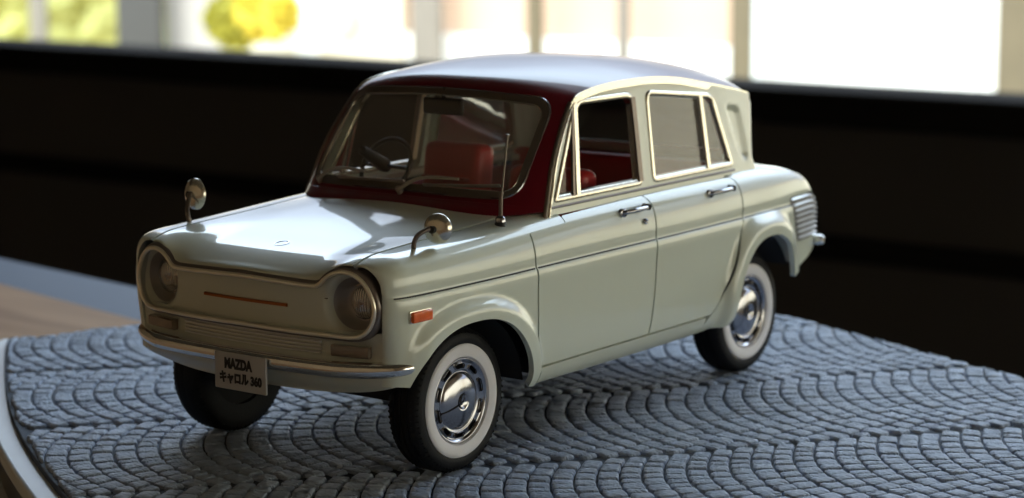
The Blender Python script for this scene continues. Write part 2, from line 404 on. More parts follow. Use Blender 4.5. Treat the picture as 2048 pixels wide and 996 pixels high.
t3 = empty('garden_shed', (-59.5, -55, -12)); tag(t3, 'pale cream shed front with a round dark vent behind the window', 'shed')
panel('wall', -59.5, -54.4, -49.4, -12, 3, CREAMW, t3)
panel('corner_board', -59.3, -54.7, -53.6, -12, 3, WHITEW, t3)
o = lathe('vent', [(0, .0), (.12, .6), (-.1, .65)], GREYW, t3, 'x', 24); o.location = (.35, 3.0, 8.7)
t4 = empty('grey_outbuilding', (-60, -61, -12)); tag(t4, 'grey rendered outbuilding between the dark post and the yellow bush', 'shed')
panel('wall', -60.2, -63, -54.8, -12, 3, GREYW, t4)
panel('white_gable', -59.9, -58.6, -54.8, -12, -4.2, CREAMW, t4)
o = slab('lawn', -75, -48, -78, -64.9, -12.08, -12.02, LAWN, None); tag(o, kind='structure')
t5 = empty('hedge_bank', (-61, -69.5, -12)); tag(t5, 'yellow green sunny hedge at the far left of the window view', 'hedge')
bm = bmesh.new(); bmesh.ops.create_grid(bm, x_segments=60, y_segments=30, size=1)
for v in bm.verts:
    y = v.co.x * 6.5 - 2; z = (v.co.y + 1) / 2 * 10.5
    v.co = Vector((.7 * math.sin(y * 2.1 + z) + .5 * math.sin(z * 2.7 - y * 1.3) + random.uniform(-.35, .35) - .2 * z, y, z + random.uniform(-.3, .3)))
me = bpy.data.meshes.new('leaves'); bm.to_mesh(me); bm.free(); me.materials.append(LAWN)
o = bpy.data.objects.new('leaves', me); C.objects.link(o); o.parent = t5
POSTS = [(-59.6, -70.4, .9, POSTG, 'grey post in the far left of the window view', 5), (-59, -63.3, 2.6, POSTD, 'thick dark post left of the yellow bush', 6),
         (-58.8, -47.5, 1.35, POSTG, 'grey brown post between the cream shed and the rendered wall', 5),
         (-58.8, -42.4, .62, POSTM, 'slim olive post in front of the rendered wall, above the car roof', 5),
         (-58.8, -38.5, .42, POSTG, 'thin pale post in the middle of the rendered wall', 5),
         (-58.8, -33.6, .80, POSTM, 'brown post between the rendered wall and the white house', 5)]
for (x, y, w, mt, lb, h) in POSTS:
    p = empty('garden_post', (x, y, -12)); tag(p, lb, 'post', 'posts seen through the window')
    b = rbox('shaft', (.35, w, 13 + h), mt, p, (0, 0, (13 + h) / 2), .06); c = rbox('cap', (.5, w * 1.25, .3), mt, p, (0, 0, 13 + h + .16), .05)
def bush(loc, R, label):
    p = empty('flowering_bush', loc); tag(p, label, 'bush')
    lathe('stem', [(0, .22), (3.5, .15), (6.5, .08)], POSTM, p, 'z', 10)
    for nm, mt, N, sh in (('flowers', BUSH, 900, .8), ('leaves', BUSHG, 700, -.9)):
        V = []; F = []
        for k in range(N):
            q = rng.normal(size=3); q /= np.linalg.norm(q); q *= R * (.35 + .65 * rng.rand()) ** .5 * np.array([.8, 1.15, .9]); q += np.array([0, sh, 8.9 + .2 * sh])
            a, b = rng.normal(size=3), rng.normal(size=3); a *= .3 / np.linalg.norm(a); b *= .22 / np.linalg.norm(b)
            i = len(V); V += [q - a, q - b, q + a, q + b]; F.append((i, i + 1, i + 2, i + 3))
        mesh(nm, V, F, mt, p, False)
bush((-57, -54.9, -12), 1.25, 'bright yellow flowering bush seen out of focus through the window')

# ================================================================== TABLE, STAND, COBBLED MAT
tb = empty('table', (2.5, -1, -12)); tag(tb, 'tan wooden table with a strip coloured as blue sky sheen by the window', 'table')
def prism(name, poly, z0, z1, mat, parent, bev=0, off=(0, 0, 0)):
    n = len(poly); V = [(x - off[0], y - off[1], z1 - off[2]) for x, y in poly] + [(x - off[0], y - off[1], z0 - off[2]) for x, y in poly]
    F = [tuple(range(n)), tuple(range(2 * n - 1, n - 1, -1))] + [(i, i + n, (i + 1) % n + n, (i + 1) % n) for i in range(n)]
    o = mesh(name, V, F, mat, parent, False)
    bm = bmesh.new(); bm.from_mesh(o.data); bmesh.ops.recalc_face_normals(bm, faces=bm.faces)
    if bev: bmesh.ops.bevel(bm, geom=[e for e in bm.edges if all(abs(v.co.z - (z1 - off[2])) < 1e-5 for v in e.verts)], offset=bev, segments=3, profile=.5, affect='EDGES')
    bm.to_mesh(o.data); bm.free(); return o
prism('table_top', [(-2.44, -8), (-1.75, -4.8), (-1.49, -3.55), (-1.16, -2), (-.9, 0), (-.9, 9.5), (9.5, 9.5), (9.5, -10), (-2.8, -10)], -.85, -.35, WOOD, tb, 0, (2.5, -1, -12))
prism('sky_sheen_strip', [(-2.442, -8), (-2.8, -10), (-3.1, -10), (-2.75, -8), (-2.43, -5.81), (-2.2, -4.32), (-1.84, -2), (-1.53, 0), (-1.3, 1.4), (-1.1, 9.5), (-.903, 9.5), (-.903, 0), (-1.163, -2), (-1.493, -3.55), (-1.753, -4.8)], -.87, -.352, BLUEB, tb, 0, (2.5, -1, -12))
lathe('pedestal', [(0, 2.6), (.25, 2.5), (.5, .7), (10.5, .55), (11.15, 1.5)], POSTD, tb, 'z', 40)
OUT = catmull([(.38, -2.46), (1.26, -1.41), (1.93, -.37), (2.5, .7), (2.75, 1.9), (2.2, 3.0), (.9, 3.5), (-.5, 3.2), (-1.15, 2.5), (-1.58, 1.41), (-1.93, .54), (-2.09, .12), (-1.98, -.35), (-1.3, -1.2), (-.28, -2.19), (.05, -2.34), (.26, -2.42)], 6, True)
st = empty('display_stand', (.3, .3, -.35)); tag(st, 'low display stand with a white rim around the cobbled mat', 'stand')
prism('white_rim', offset_poly(OUT, -.085), -.09, -.035, RIMW, st, .012, (.3, .3, -.35))
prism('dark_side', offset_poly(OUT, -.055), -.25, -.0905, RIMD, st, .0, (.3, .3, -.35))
prism('base_flange', offset_poly(OUT, -.20), -.345, -.2505, RIMW, st, .012, (.3, .3, -.35))
mat_ = empty('cobbled_mat', (0, 0, -.03)); tag(mat_, 'grey cobblestone display mat laid in arcs under the model car', 'display mat')
prism('mortar_bed', OUT, -.033, -.010, JOINT, mat_, .004, (0, 0, -.03))
EV = np.array([-.775, .632]); EV /= np.linalg.norm(EV); NV_ = np.array([EV[1], -EV[0]]) * 1.0
NV_ = np.array([.632, .775]); NV_ /= np.linalg.norm(NV_)
CW, SAG, PITCH = .98, .15, .081
def arc(u): return -SAG * (1 - (2 * u / CW) ** 2)
stones = []; OUTC = OUT[::3]
def arcpt(k, e0, u):
    nn = .50 + k * CW + u + .02 * math.sin(e0 * 3 + k); ee = e0 + arc(u)
    return EV * ee + NV_ * nn
for k in range(-4, 4):
    ph = rng.rand() * PITCH
    for j in range(-50, 50):
        e0 = j * PITCH + ph; u = -CW / 2 + rng.uniform(0, .02); us_ = [-CW / 2]
        while True:
            u += rng.uniform(.050, .094)
            if u > CW / 2 - .035: break
            us_.append(u)
        us_.append(CW / 2)
        for a, b in zip(us_[:-1], us_[1:]):
            def nrm(u):
                s = 8 * SAG * u / CW ** 2; v = np.array([1, -s]) / math.hypot(1, s); return EV * v[0] + NV_ * v[1], 1 / math.hypot(1, s)
            q = []
            for uu, side in ((a, 0), (b, 0), (b, 1), (a, 1)):
                if side == 0: q.append(arcpt(k, e0, uu))
                else:
                    # next arc, met along the arc normal
                    n_v, cs = nrm(uu); s = 8 * SAG * uu / CW ** 2; u2 = np.clip(uu - s * PITCH * cs * cs, -CW / 2, CW / 2); q.append(arcpt(k, e0 + PITCH, u2))
            q = np.array(q); c = q.mean(0)
            if abs(.5 * sum(q[i - 1][0] * q[i][1] - q[i][0] * q[i - 1][1] for i in range(4))) < .0010: continue
            c_in = 0
            if sdpoly(OUTC, c[0], c[1]) < -.022: continue
            for i_ in (range(4) if sdpoly(OUTC, c[0], c[1]) < .09 else ()):
                for _ in range(12):
                    if sdpoly(OUTC, q[i_][0], q[i_][1]) > .005: break
                    q[i_] += (np.array([.3, .3]) - q[i_]) * .004
            c = q.mean(0)
            if abs(.5 * sum(q[i - 1][0] * q[i][1] - q[i][0] * q[i - 1][1] for i in range(4))) < .0009: continue
            stones.append((c, q))
def stone_geo(c, q, org):
    q = q - c; ang = 0
    m = []
    q = q * (1 + rng.uniform(-.02, .02, (4, 2)))
    # rounded outline, 12 points
    o = []
    for i in range(4):
        p = q[i]; a = q[i - 1] - p; b = q[(i + 1) % 4] - p
        la, lb = np.linalg.norm(a), np.linalg.norm(b)
        ra = .20 * rng.uniform(.6, 1.4); rb = .20 * rng.uniform(.6, 1.4)
        A = p + a * ra; B = p + b * rb; o += [A, (A + B) * .25 + p * .5, B]
    o = np.array(o); L = np.linalg.norm(o, axis=1, keepdims=True); 
    def ring(d, z, jit=0): 
        r = o * (1 - d / L); return [(x + c[0] - org[0] + rng.uniform(-jit, jit), y + c[1] - org[1] + rng.uniform(-jit, jit), z + rng.uniform(-jit, jit) - org[2]) for x, y in r]
    h = rng.uniform(-.003, .0025); tx, ty = rng.uniform(-.022, .022, 2)
    V = ring(.0022, -.016) + ring(.0040, -.005 + h * .5) + ring(.0072, .0018 + h, .0014) + ring(.018, .0034 + h, .0020) 
    V = [(x, y, z + (tx * (x - c[0] + org[0]) + ty * (y - c[1] + org[1]))) for x, y, z in V]
    V.append((c[0] - org[0], c[1] - org[1], .0035 + h + rng.uniform(-.002, .002) - org[2])); F = []
    for r in range(3):
        for i in range(12): F.append((r * 12 + i, r * 12 + (i + 1) % 12, (r + 1) * 12 + (i + 1) % 12, (r + 1) * 12 + i))
    for i in range(12): F.append((36 + i, 36 + (i + 1) % 12, 48))
    ar = .5 * sum(q[i - 1][0] * q[i][1] - q[i][0] * q[i - 1][1] for i in range(4))
    if ar < 0: F = [f[::-1] for f in F]
    return V, F
cam_v = np.array(CAM); dv_, rv_, uv_ = np.array(d_), np.array(r_), np.array(u_)
def project(p):
    w = np.array(p) - cam_v; z = w @ dv_; return 1024 + FPX * (w @ rv_) / z, 498 - FPX * (w @ uv_) / z, z
scored = []
for c, q in stones:
    x, y, z = project((c[0], c[1], 0)); vis = 0 < x < 2048 and 0 < y < 996
    under = (-1.3 < c[0] < 1.35 and -.6 < c[1] < .5)
    scored.append(((1 if vis else 0) * (0.1 if under else 1) / z ** 3, c, q))
scored.sort(key=lambda s: -s[0])
BV, BF = [], []
for i, (sc, c, q) in enumerate(scored):
    if i < 298:
        V, F = stone_geo(c, q, (c[0], c[1], 0)); o = mesh('cobblestone', V, F, STONE, mat_); o.location = (c[0], c[1], .03)
    else:
        V, F = stone_geo(c, q, (0, 0, 0)); b = len(BV); BV += V; BF += [tuple(k + b for k in f) for f in F]
o = mesh('cobblestones', BV, BF, STONE, mat_); o.location = (0, 0, .03); o['kind'] = 'stuff'

# ================================================================== THE CAR
car = empty('model_car', (0, 0, 0))
tag(car, 'pale green vintage saloon model car with maroon roof and whitewall tyres on the cobbled mat', 'model car')
# -------- lower body surface
Hs = Curve([-1.6, -1.51, -1.46, -1.36, -1.2, -1.0, -.8, 0, .4, .57, .88, 1.15, 1.3, 1.40], [.62, .70, .755, .80, .832, .849, .853, .853, .842, .834, .818, .806, .797, .785])
Zc = Curve([-1.6, -1.5, -1.4, -1.2, -1.0, .3, .45, .6, .7, .9, 1.1, 1.3, 1.38, 1.43], [.66, .74, .80, .845, .862, .872, .868, .862, .850, .828, .801, .770, .752, .738])
Wd = Curve([-1.5, -1.4, -1.2, -.9, .5, .9, 1.1, 1.3, 1.4], [.592, .605, .630, .642, .643, .641, .634, .619, .607])
sideY = Curve([.20, .232, .25, .27, .30, .34, .40, .48, .58, .655, .663, .669, .676, .683], [.085, .06, .042, .028, .015, .007, .002, 0, 0, .0012, .0030, .0080, .0098, .0100])
topT = [0, .15, .3, .45, .6, .8, 1]
topDY = Curve(topT, [.010, .012, .021, .036, .060, .112, .172]); topZ = Curve(topT, [.683, .720, .766, .805, .832, .850, .855])
FtY = Curve(topT, [.564, .561, .553, .539, .521, .496, .47]); FtZ = Curve(topT, [.683, .706, .727, .746, .760, .770, .772])
FsY = Curve([.235, .33, .45, .52, .58, .64, .683], [.52, .54, .550, .558, .562, .565, .565])
FiZ = Curve([0, .2, .305, .338, .362, .388, .412, .47], [.722, .716, .713, .720, .735, .756, .768, .772])
def flare(x, z):
    def f(xc, a, h, amp, w):
        ro = (np.abs((x - xc) / a) ** 2.3 + np.abs(np.clip(z - .235, 0, 9) / h) ** 2.3) ** (1 / 2.3)
        d = (ro - 1) * .30
        return amp * (1 - sstep(.034, w, d))
    ff = f(.985, .34, .31, .028, .074) * (1 - sstep(1.22, 1.33, x)); fr = f(-.985, .275, .345, .038, .086) * (1 - .5 * sstep(-1.15, -1.25, x))
    return np.where(z < .70, ff + fr, (ff + fr) * (1 - sstep(.66, .72, z)))
NX1, NX2 = 1.28, 1.435; RX1, RX2 = -1.38, -1.545
def sec(x, v):
    v1 = np.clip(v, 0, 1); v2 = np.clip(v - 1, 0, 1); v3 = np.clip(v - 2, 0, 1)
    z1 = .232 + (.683 - .232) * v1; H = Hs(x); k = (H - .683) / (.855 - .683); w = Wd(x)
    y1 = w - sideY(z1); y2 = w - topDY(v2); y2 = y2 + (.47 - (w - .172)) * v2; z2 = .683 + (topZ(v2) - .683) * k
    y3 = .47 * (1 - v3); ze = .683 + (.855 - .683) * k; zc = Zc(x); f = np.clip((x - .55) / .75, 0, 1); f = f * f * (3 - 2 * f)
    wt = (1 - f) * (y3 / .47) ** 2 + f * sstep(.25, .445, y3); z3 = zc + (ze - zc) * wt
    y = np.where(v <= 1, y1, np.where(v <= 2, y2, y3)); z = np.where(v <= 1, z1, np.where(v <= 2, z2, z3))
    y = y + np.where(v <= 1.6, flare(x, z), 0)
    return y, z
def BODY(u, v):
    u = np.asarray(u, float); v = np.asarray(v, float)
    # front rounding
    yb, zb = sec(np.clip(u, -1.5, NX1 + .1), v)
    v1 = np.clip(v, 0, 1); v2 = np.clip(v - 1, 0, 1); v3 = np.clip(v - 2, 0, 1); z1 = .232 + (.683 - .232) * v1
    Fy = np.where(v <= 1, FsY(z1), np.where(v <= 2, FtY(v2), .47 * (1 - v3))); Fz = np.where(v <= 1, z1, np.where(v <= 2, FtZ(v2), FiZ(.47 * (1 - v3))))
    xF = 1.432 - .205 * Fy ** 2 - np.where(v < 1, .02 * (1 - sstep(.35, .9, v)), 0) 
    th = np.clip((u - NX1) / (NX2 - NX1), 0, 1) * PI / 2
    xx = np.where(u > NX1, NX1 + (xF - NX1) * np.sin(th), u)
    ys, zs = sec(np.minimum(xx, 1.40), v); k = 1 - np.cos(th)
    y = ys * (1 - k) + Fy * k; z = zs * (1 - k) + Fz * k
    # rear rounding
    tr = np.clip((RX1 - u) / (RX1 - RX2), 0, 1) * PI / 2; kr = 1 - np.cos(tr)
    xx = np.where(u < RX1, RX1 + (RX2 - RX1) * np.sin(tr), xx)
    yr, zr = sec(np.maximum(np.where(u < RX1, xx, RX1), -1.50), v)
    y = np.where(u < RX1, yr * (1 - .07 * kr), y); z = np.where(u < RX1, zr - .07 * kr * sstep(.45, .8, zr), z)
    return np.stack([xx, y, z], -1)
def us_range(a, b, h=.011): return np.linspace(a, b, max(3, int(round((b - a) / h)) + 1))
VS1 = np.concatenate([np.linspace(0, .22, 8)[:-1], np.linspace(.22, .92, 20)[:-1], np.linspace(.92, 1.0, 10)[:-1], np.linspace(1, 2, 22)])
VS3 = np.linspace(2, 3, 30)
seamM = Curve([.24, .314, .50, .665, .70, .76, .797, .83, .851], [-.112, -.121, -.147, -.163, -.168, -.174, -.171, -.152, -.115])
seamR = Curve([.24, .311, .330, .376, .45, .52, .60, .655, .688, .76, .80, .83, .845], [-.52, -.575, -.605, -.643, -.686, -.725, -.773, -.805, -.815, -.820, -.815, -.795, -.765])
SF, BOT, GAP = .605, .306, .0042
def archf(x, z): return ((np.abs((x - .985) / .34) ** 2.3 + np.abs(np.clip(z - .20, 0, 9) / .345) ** 2.3) ** (1 / 2.3) - 1) * .32
def archr(x, z): return ((np.abs((x + .985) / .275) ** 2.3 + np.abs(np.clip(z - .20, 0, 9) / .378) ** 2.3) ** (1 / 2.3) - 1) * .32
botz = Curve([-1.6, -1.45, -1.28, -1.2, -1.0, -.72, -.6, .55, .66, 1.0, 1.28, 1.34, 1.45], [.47, .43, .38, .35, .30, .245, .238, .236, .25, .28, .365, .372, .365])
cutbot = lambda u, v, x, y, z: z - botz(x)
doors = []
def build_side(s):
    P = BODY if s > 0 else mirror_y(BODY); fl = s > 0
    T = lambda name, a, b, cons, mat=PAINT, par=car, **k: trim(name, P, us_range(a, b), VS1, cons, mat, par, flip=fl, **k)
    # v<2 side; hood shut line at |y|=.47 -> v=2
    inner = lambda u, v, x, y, z: 1.985 - v
    T('front_fender', .36, NX2, [lambda u, v, x, y, z: np.maximum(x - SF - GAP, (v - 1.461) * .2), lambda u, v, x, y, z: x - .387, inner, cutbot, lambda u, v, x, y, z: archf(x, z)], thick=.022)
    dcut = lambda u, v, x, y, z: np.minimum(1.60 - v, np.maximum((.381 - x) * 5, 1.459 - v))
    d1 = T('front_door', -.25, SF, [lambda u, v, x, y, z: SF - GAP - x, lambda u, v, x, y, z: x - seamM(z) - GAP, lambda u, v, x, y, z: z - BOT - GAP, dcut])
    d2 = T('rear_door', -.9, -.08, [lambda u, v, x, y, z: seamM(z) - GAP - x, lambda u, v, x, y, z: x - seamR(z) - GAP, lambda u, v, x, y, z: z - BOT - GAP, dcut])
    T('rear_fender', RX2, -.50, [lambda u, v, x, y, z: seamR(z) - GAP - x, cutbot, lambda u, v, x, y, z: archr(x, z), lambda u, v, x, y, z: np.where(z < .55, -.54 - x, 1), inner], thick=.022)
    T('sill', -.54, SF + .06, [lambda u, v, x, y, z: BOT - GAP - z, cutbot, lambda u, v, x, y, z: seamR(.24) + 0 * x + .05 - .05 + (x - seamR(.24)) * 1 + .0 if False else x + .54, lambda u, v, x, y, z: SF - GAP - x])
    # dark shell behind the shut lines
    T('inner_shell', -1.2, 1.2, [lambda u, v, x, y, z: 1.56 - v, cutbot, lambda u, v, x, y, z: archf(x, z) - .01, lambda u, v, x, y, z: archr(x, z) - .01, lambda u, v, x, y, z: v - .12], mat=BLACKT, thick=0, off=-.016)
    # painted crease line
    def crease(a, b, par):
        xs = us_range(a, b, .03); v0 = (.6685 - .232) / (.683 - .232); p = P(xs, np.full(len(xs), v0)); p[:, 1] += s * .0016
        sweep('crease_line', p, [(-.0012, -.0026), (.0012, -.0026), (.0012, .0026), (-.0012, .0026)], BLACKT, par)
    crease(SF + .01, 1.36, car); crease(-.155, SF - .01, d1); crease(-.80, -.175, d2); crease(-1.48, -.825, car)
    return d1, d2
D = {s: build_side(s) for s in (1, -1)}
# hood (both halves), with the cowl behind it
def BODY2(u, v):   # v in [-1,1] across the hood
    v = np.asarray(v, float); p = BODY(u, 3 - np.abs(v)); p[:, 1] *= np.sign(v + 1e-12); return p
vh = np.linspace(-1, 1, 77)
trim('hood', BODY2, us_range(.5, NX2, .010), vh, [lambda u, v, x, y, z: x - (.585 - .17 * (np.abs(y) / .47) ** 3) - .003, lambda u, v, x, y, z: .982 - np.abs(v)], PAINT, car, thick=.018)
trim('rear_deck', BODY2, us_range(RX2, -.95, .012), vh, [lambda u, v, x, y, z: -1.02 - x, lambda u, v, x, y, z: .982 - np.abs(v)], PAINT, car, thick=.018)
for nm_, a_, b_ in (('inner_hood_tray', .35, 1.38), ('inner_deck_tray', -1.5, -.98)): trim(nm_, BODY2, us_range(a_, b_, .03), vh, [], BLACKT, car, thick=0, off=-.02)
# small emblem ring on the hood
lathe('hood_emblem', [(.0, .026), (.0025, .027), (.0025, .023), (.0008, .022), (.0008, .0)], CHROMES, car, 'z', 28, (1.225, 0, float(sec(np.array([1.225]), np.array([3.0]))[1][0]) - .001)).rotation_euler = (0, .17, 0)
# rear closing panel
def REARP(u, v): return np.stack([-1.515 + .10 * (np.abs(u) / .55) ** 6 + .04 * (v - .6) ** 2, u, v], -1)
trim('rear_panel', REARP, np.linspace(-.56, .56, 40), np.linspace(.38, .76, 16), [lambda u, v, x, y, z: .76 - .1 * (y / .5) ** 4 - z], PAINT, car, thick=0, flip=True)

# -------- chrome surround and front panel
half = [(0, .7035), (.12, .7010), (.30, .6955), (.345, .702), (.375, .724), (.412, .748), (.46, .756), (.512, .745), (.556, .711), (.585, .655), (.586, .610), (.568, .568), (.535, .541), (.49, .530), (.40, .530), (.14, .537), (0, .539)]
half = [(y if y < .3 else .30 + (y - .30) * .850, .640 + (z - .640) * (.955 if y > .38 else 1)) for y, z in half]
ringh = half + [(-y, z) for y, z in half[-2:0:-1]]
RING = catmull(ringh, 6, True)
def fx(y): return 1.444 - .205 * np.asarray(y) ** 2
rp = np.array([(fx(y), y, z) for y, z in RING])
sweep('chrome_surround', rp, circ(.0082, 10, 1, 1.0), RINGM, car, closed=True, up=(1, 0, 0))
def band(name, offs, mat, par):
    V = []; F = []; n = len(RING)
    for d, dx in offs:
        Q = offset_poly(RING, -d)
        V += [(float(fx(y)) + dx, y, z) for y, z in Q]
    for r in range(len(offs) - 1):
        for i in range(n): F.append((r * n + i, r * n + (i + 1) % n, (r + 1) * n + (i + 1) % n, (r + 1) * n + i))
    return mesh(name, V, F, mat, par)
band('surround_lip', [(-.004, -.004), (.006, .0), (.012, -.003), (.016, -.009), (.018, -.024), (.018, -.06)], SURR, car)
LC = (.448, .640)
def depth(y, z):
    r = np.hypot(np.abs(y) - LC[0], z - LC[1]); return .026 + .064 * (1 - sstep(.055, .112, r))
def FP(u, v): return np.stack([fx(u) - depth(u, v), u, v], -1)
gy = np.concatenate([np.linspace(-.6, -.30, 34)[:-1], np.linspace(-.30, .30, 30)[:-1], np.linspace(.30, .6, 34)])
RIN = offset_poly(RING, -.003)
trim('front_panel', FP, gy, np.linspace(.52, .77, 30), [lambda u, v, x, y, z: sdpoly(RIN, y, z)], SHADEP, car, thick=.03, rimdir=(.03, 0, 0))
for s in (1, -1):
    b = trim('headlight_bowl', FP, us_range(s * LC[0] - .13, s * LC[0] + .13, .008), us_range(.51, .77, .008), [lambda u, v, x, y, z: sdpoly(RIN, y, z), lambda u, v, x, y, z: .090 - np.hypot(np.abs(y) - LC[0], z - LC[1])], BOWL, car, thick=0, off=.0015)
    h = empty('headlight', (1.312, s * LC[0], LC[1]), car)
    lathe('bezel', [(-.03, .066), (.004, .066), (.010, .063), (.010, .058), (.002, .055)], CHROMES, h, 'x', 40)
    lathe('lens', [(.004, .0560), (.012, .050), (.019, .038), (.024, .020), (.0255, .0)], LENS, h, 'x', 40)
    lathe('bulb_reflector', [(.026, .0), (.027, .010), (.022, .016)], CHROMES, h, 'x', 20)
# amber bar and thin moulding on the front panel
xs = np.linspace(-.19, .19, 24); sweep('front_badge', [(float(fx(y)) - .024, y, .6165) for y in xs], [(-.007, -.004), (.001, -.006), (.007, -.004), (.007, .004), (.001, .006), (-.007, .004)], AMBERB, car)
xs = np.linspace(-.35, .35, 30); sweep('panel_moulding', [(float(fx(y)) - .029, y, .652) for y in xs], circ(.0022, 6), DULL, car)
# apron below
def AP(u, v): return np.stack([fx(u) - .030 - (.012 * sstep(.535, .50, v) - .012 * sstep(.468, .448, v)) * (1 - sstep(.50, .55, np.abs(u))) - .035 * sstep(.40, .325, v) ** 2 - .004 * sstep(.52, .575, np.abs(u)), u, v], -1)
trim('front_apron', AP, np.linspace(-.575, .575, 100), np.linspace(.315, .548, 36), [lambda u, v, x, y, z: z - (.322 + .040 * (np.abs(y) / .56) ** 4)], SHADEP, car, thick=.02, rimdir=(-.03, 0, -.0))
gr = empty('lower_grille', (1.41, 0, .49), car)
for i in range(6):
    z = .465 + i * .0122; ys = np.linspace(-.315, .315, 30)
    sweep('grille_slat', [(float(fx(y)) - .036 - 1.41, y, z - .49) for y in ys], [(-.005, -.0035), (.004, -.002), (.004, .002), (-.005, .0035)], SILVER, gr)
sweep('grille_frame', [(float(fx(y)) - .034 - 1.41, y, .048) for y in np.linspace(-.33, .33, 30)], circ(.0035, 6), CREAMCHR, gr)
for s in (1, -1):
    ys = np.linspace(.365, .505, 12); o = sweep('indicator', [(float(fx(y)) - .033, s * y, .4815) for y in ys], [(.020 * a, .019 * b) for a, b in ((-1, -.8), (-.6, -1), (.6, -1), (.8, -.7), (.8, .7), (.6, 1), (-.6, 1), (-1, .8))], INDIC, car)
# bumper
bpth = catmull([(1.447, 0, .425), (1.446, .12, .425), (1.438, .26, .425), (1.42, .40, .425), (1.390, .48, .425), (1.356, .54, .426), (1.316, .586, .428), (1.264, .611, .430)], 6)
bpth = np.concatenate([bpth[::-1] * [1, -1, 1], bpth[1:]])
bprof = [(-.006, -.023), (.010, -.022), (.018, -.013), (.022, 0), (.020, .011), (.012, .021), (0, .025), (-.006, .022)]
sc = np.ones(len(bpth)); sc[:3] = (.55, .85, .97); sc[-3:] = (.97, .85, .55)
sweep('front_bumper', bpth, [(a * 1.3, b * 1.12) for a, b in bprof], CHROME, car, scale=sc)
rb = catmull([(-1.20, .668, .472), (-1.40, .645, .472), (-1.50, .60, .472), (-1.545, .52, .472), (-1.57, .3, .472), (-1.575, 0, .472)], 6)
rb = np.concatenate([rb, rb[::-1][1:] * [1, -1, 1]])
rb = catmull([(-1.535, .615, .478), (-1.56, .52, .475), (-1.585, .30, .472), (-1.59, 0, .472)], 6); rb = np.concatenate([rb, rb[::-1][1:] * [1, -1, 1]])
sweep('rear_bumper', rb, [(-a * 1.0, b * .9) for a, b in bprof][::-1], CHROME, car, scale=np.concatenate([[.5, .85], np.ones(len(rb) - 4), [.85, .5]]))
# number plate
pl = empty('number_plate', (1.483, .036, .378), car)
rbox('plate', (.010, .236, .128), PLATEW, pl, (0, 0, 0), .004, 2)
def lettering(name, txt, size, loc, mat, par, xs_=1.0, bold=.0):
    cu = bpy.data.curves.new(name, 'FONT'); cu.body = txt; cu.size = size; cu.align_x = 'CENTER'; cu.align_y = 'CENTER'; cu.extrude = .0008; cu.offset = bold; cu.resolution_u = 3
    o = bpy.data.objects.new(name, cu); C.objects.link(o); bpy.context.view_layer.update()
    me = bpy.data.meshes.new_from_object(o); bpy.data.objects.remove(o); me.materials.clear(); me.materials.append(mat)
    o = bpy.data.objects.new(name, me); C.objects.link(o)
    o.matrix_basis = Matrix.Translation(loc) @ Matrix(((0, 0, 1, 0), (1, 0, 0, 0), (0, 1, 0, 0), (0, 0, 0, 1))) @ Matrix.Diagonal((xs_, 1, 1, 1))
    o.parent = par; return o
lettering('lettering', 'MAZDA', .048, (.0056, -.008, .026), INK, pl, .74, .0028)
lettering('lettering', 'キャロル 360', .042, (.0056, .002, -.024), INK, pl, .80, .0024)

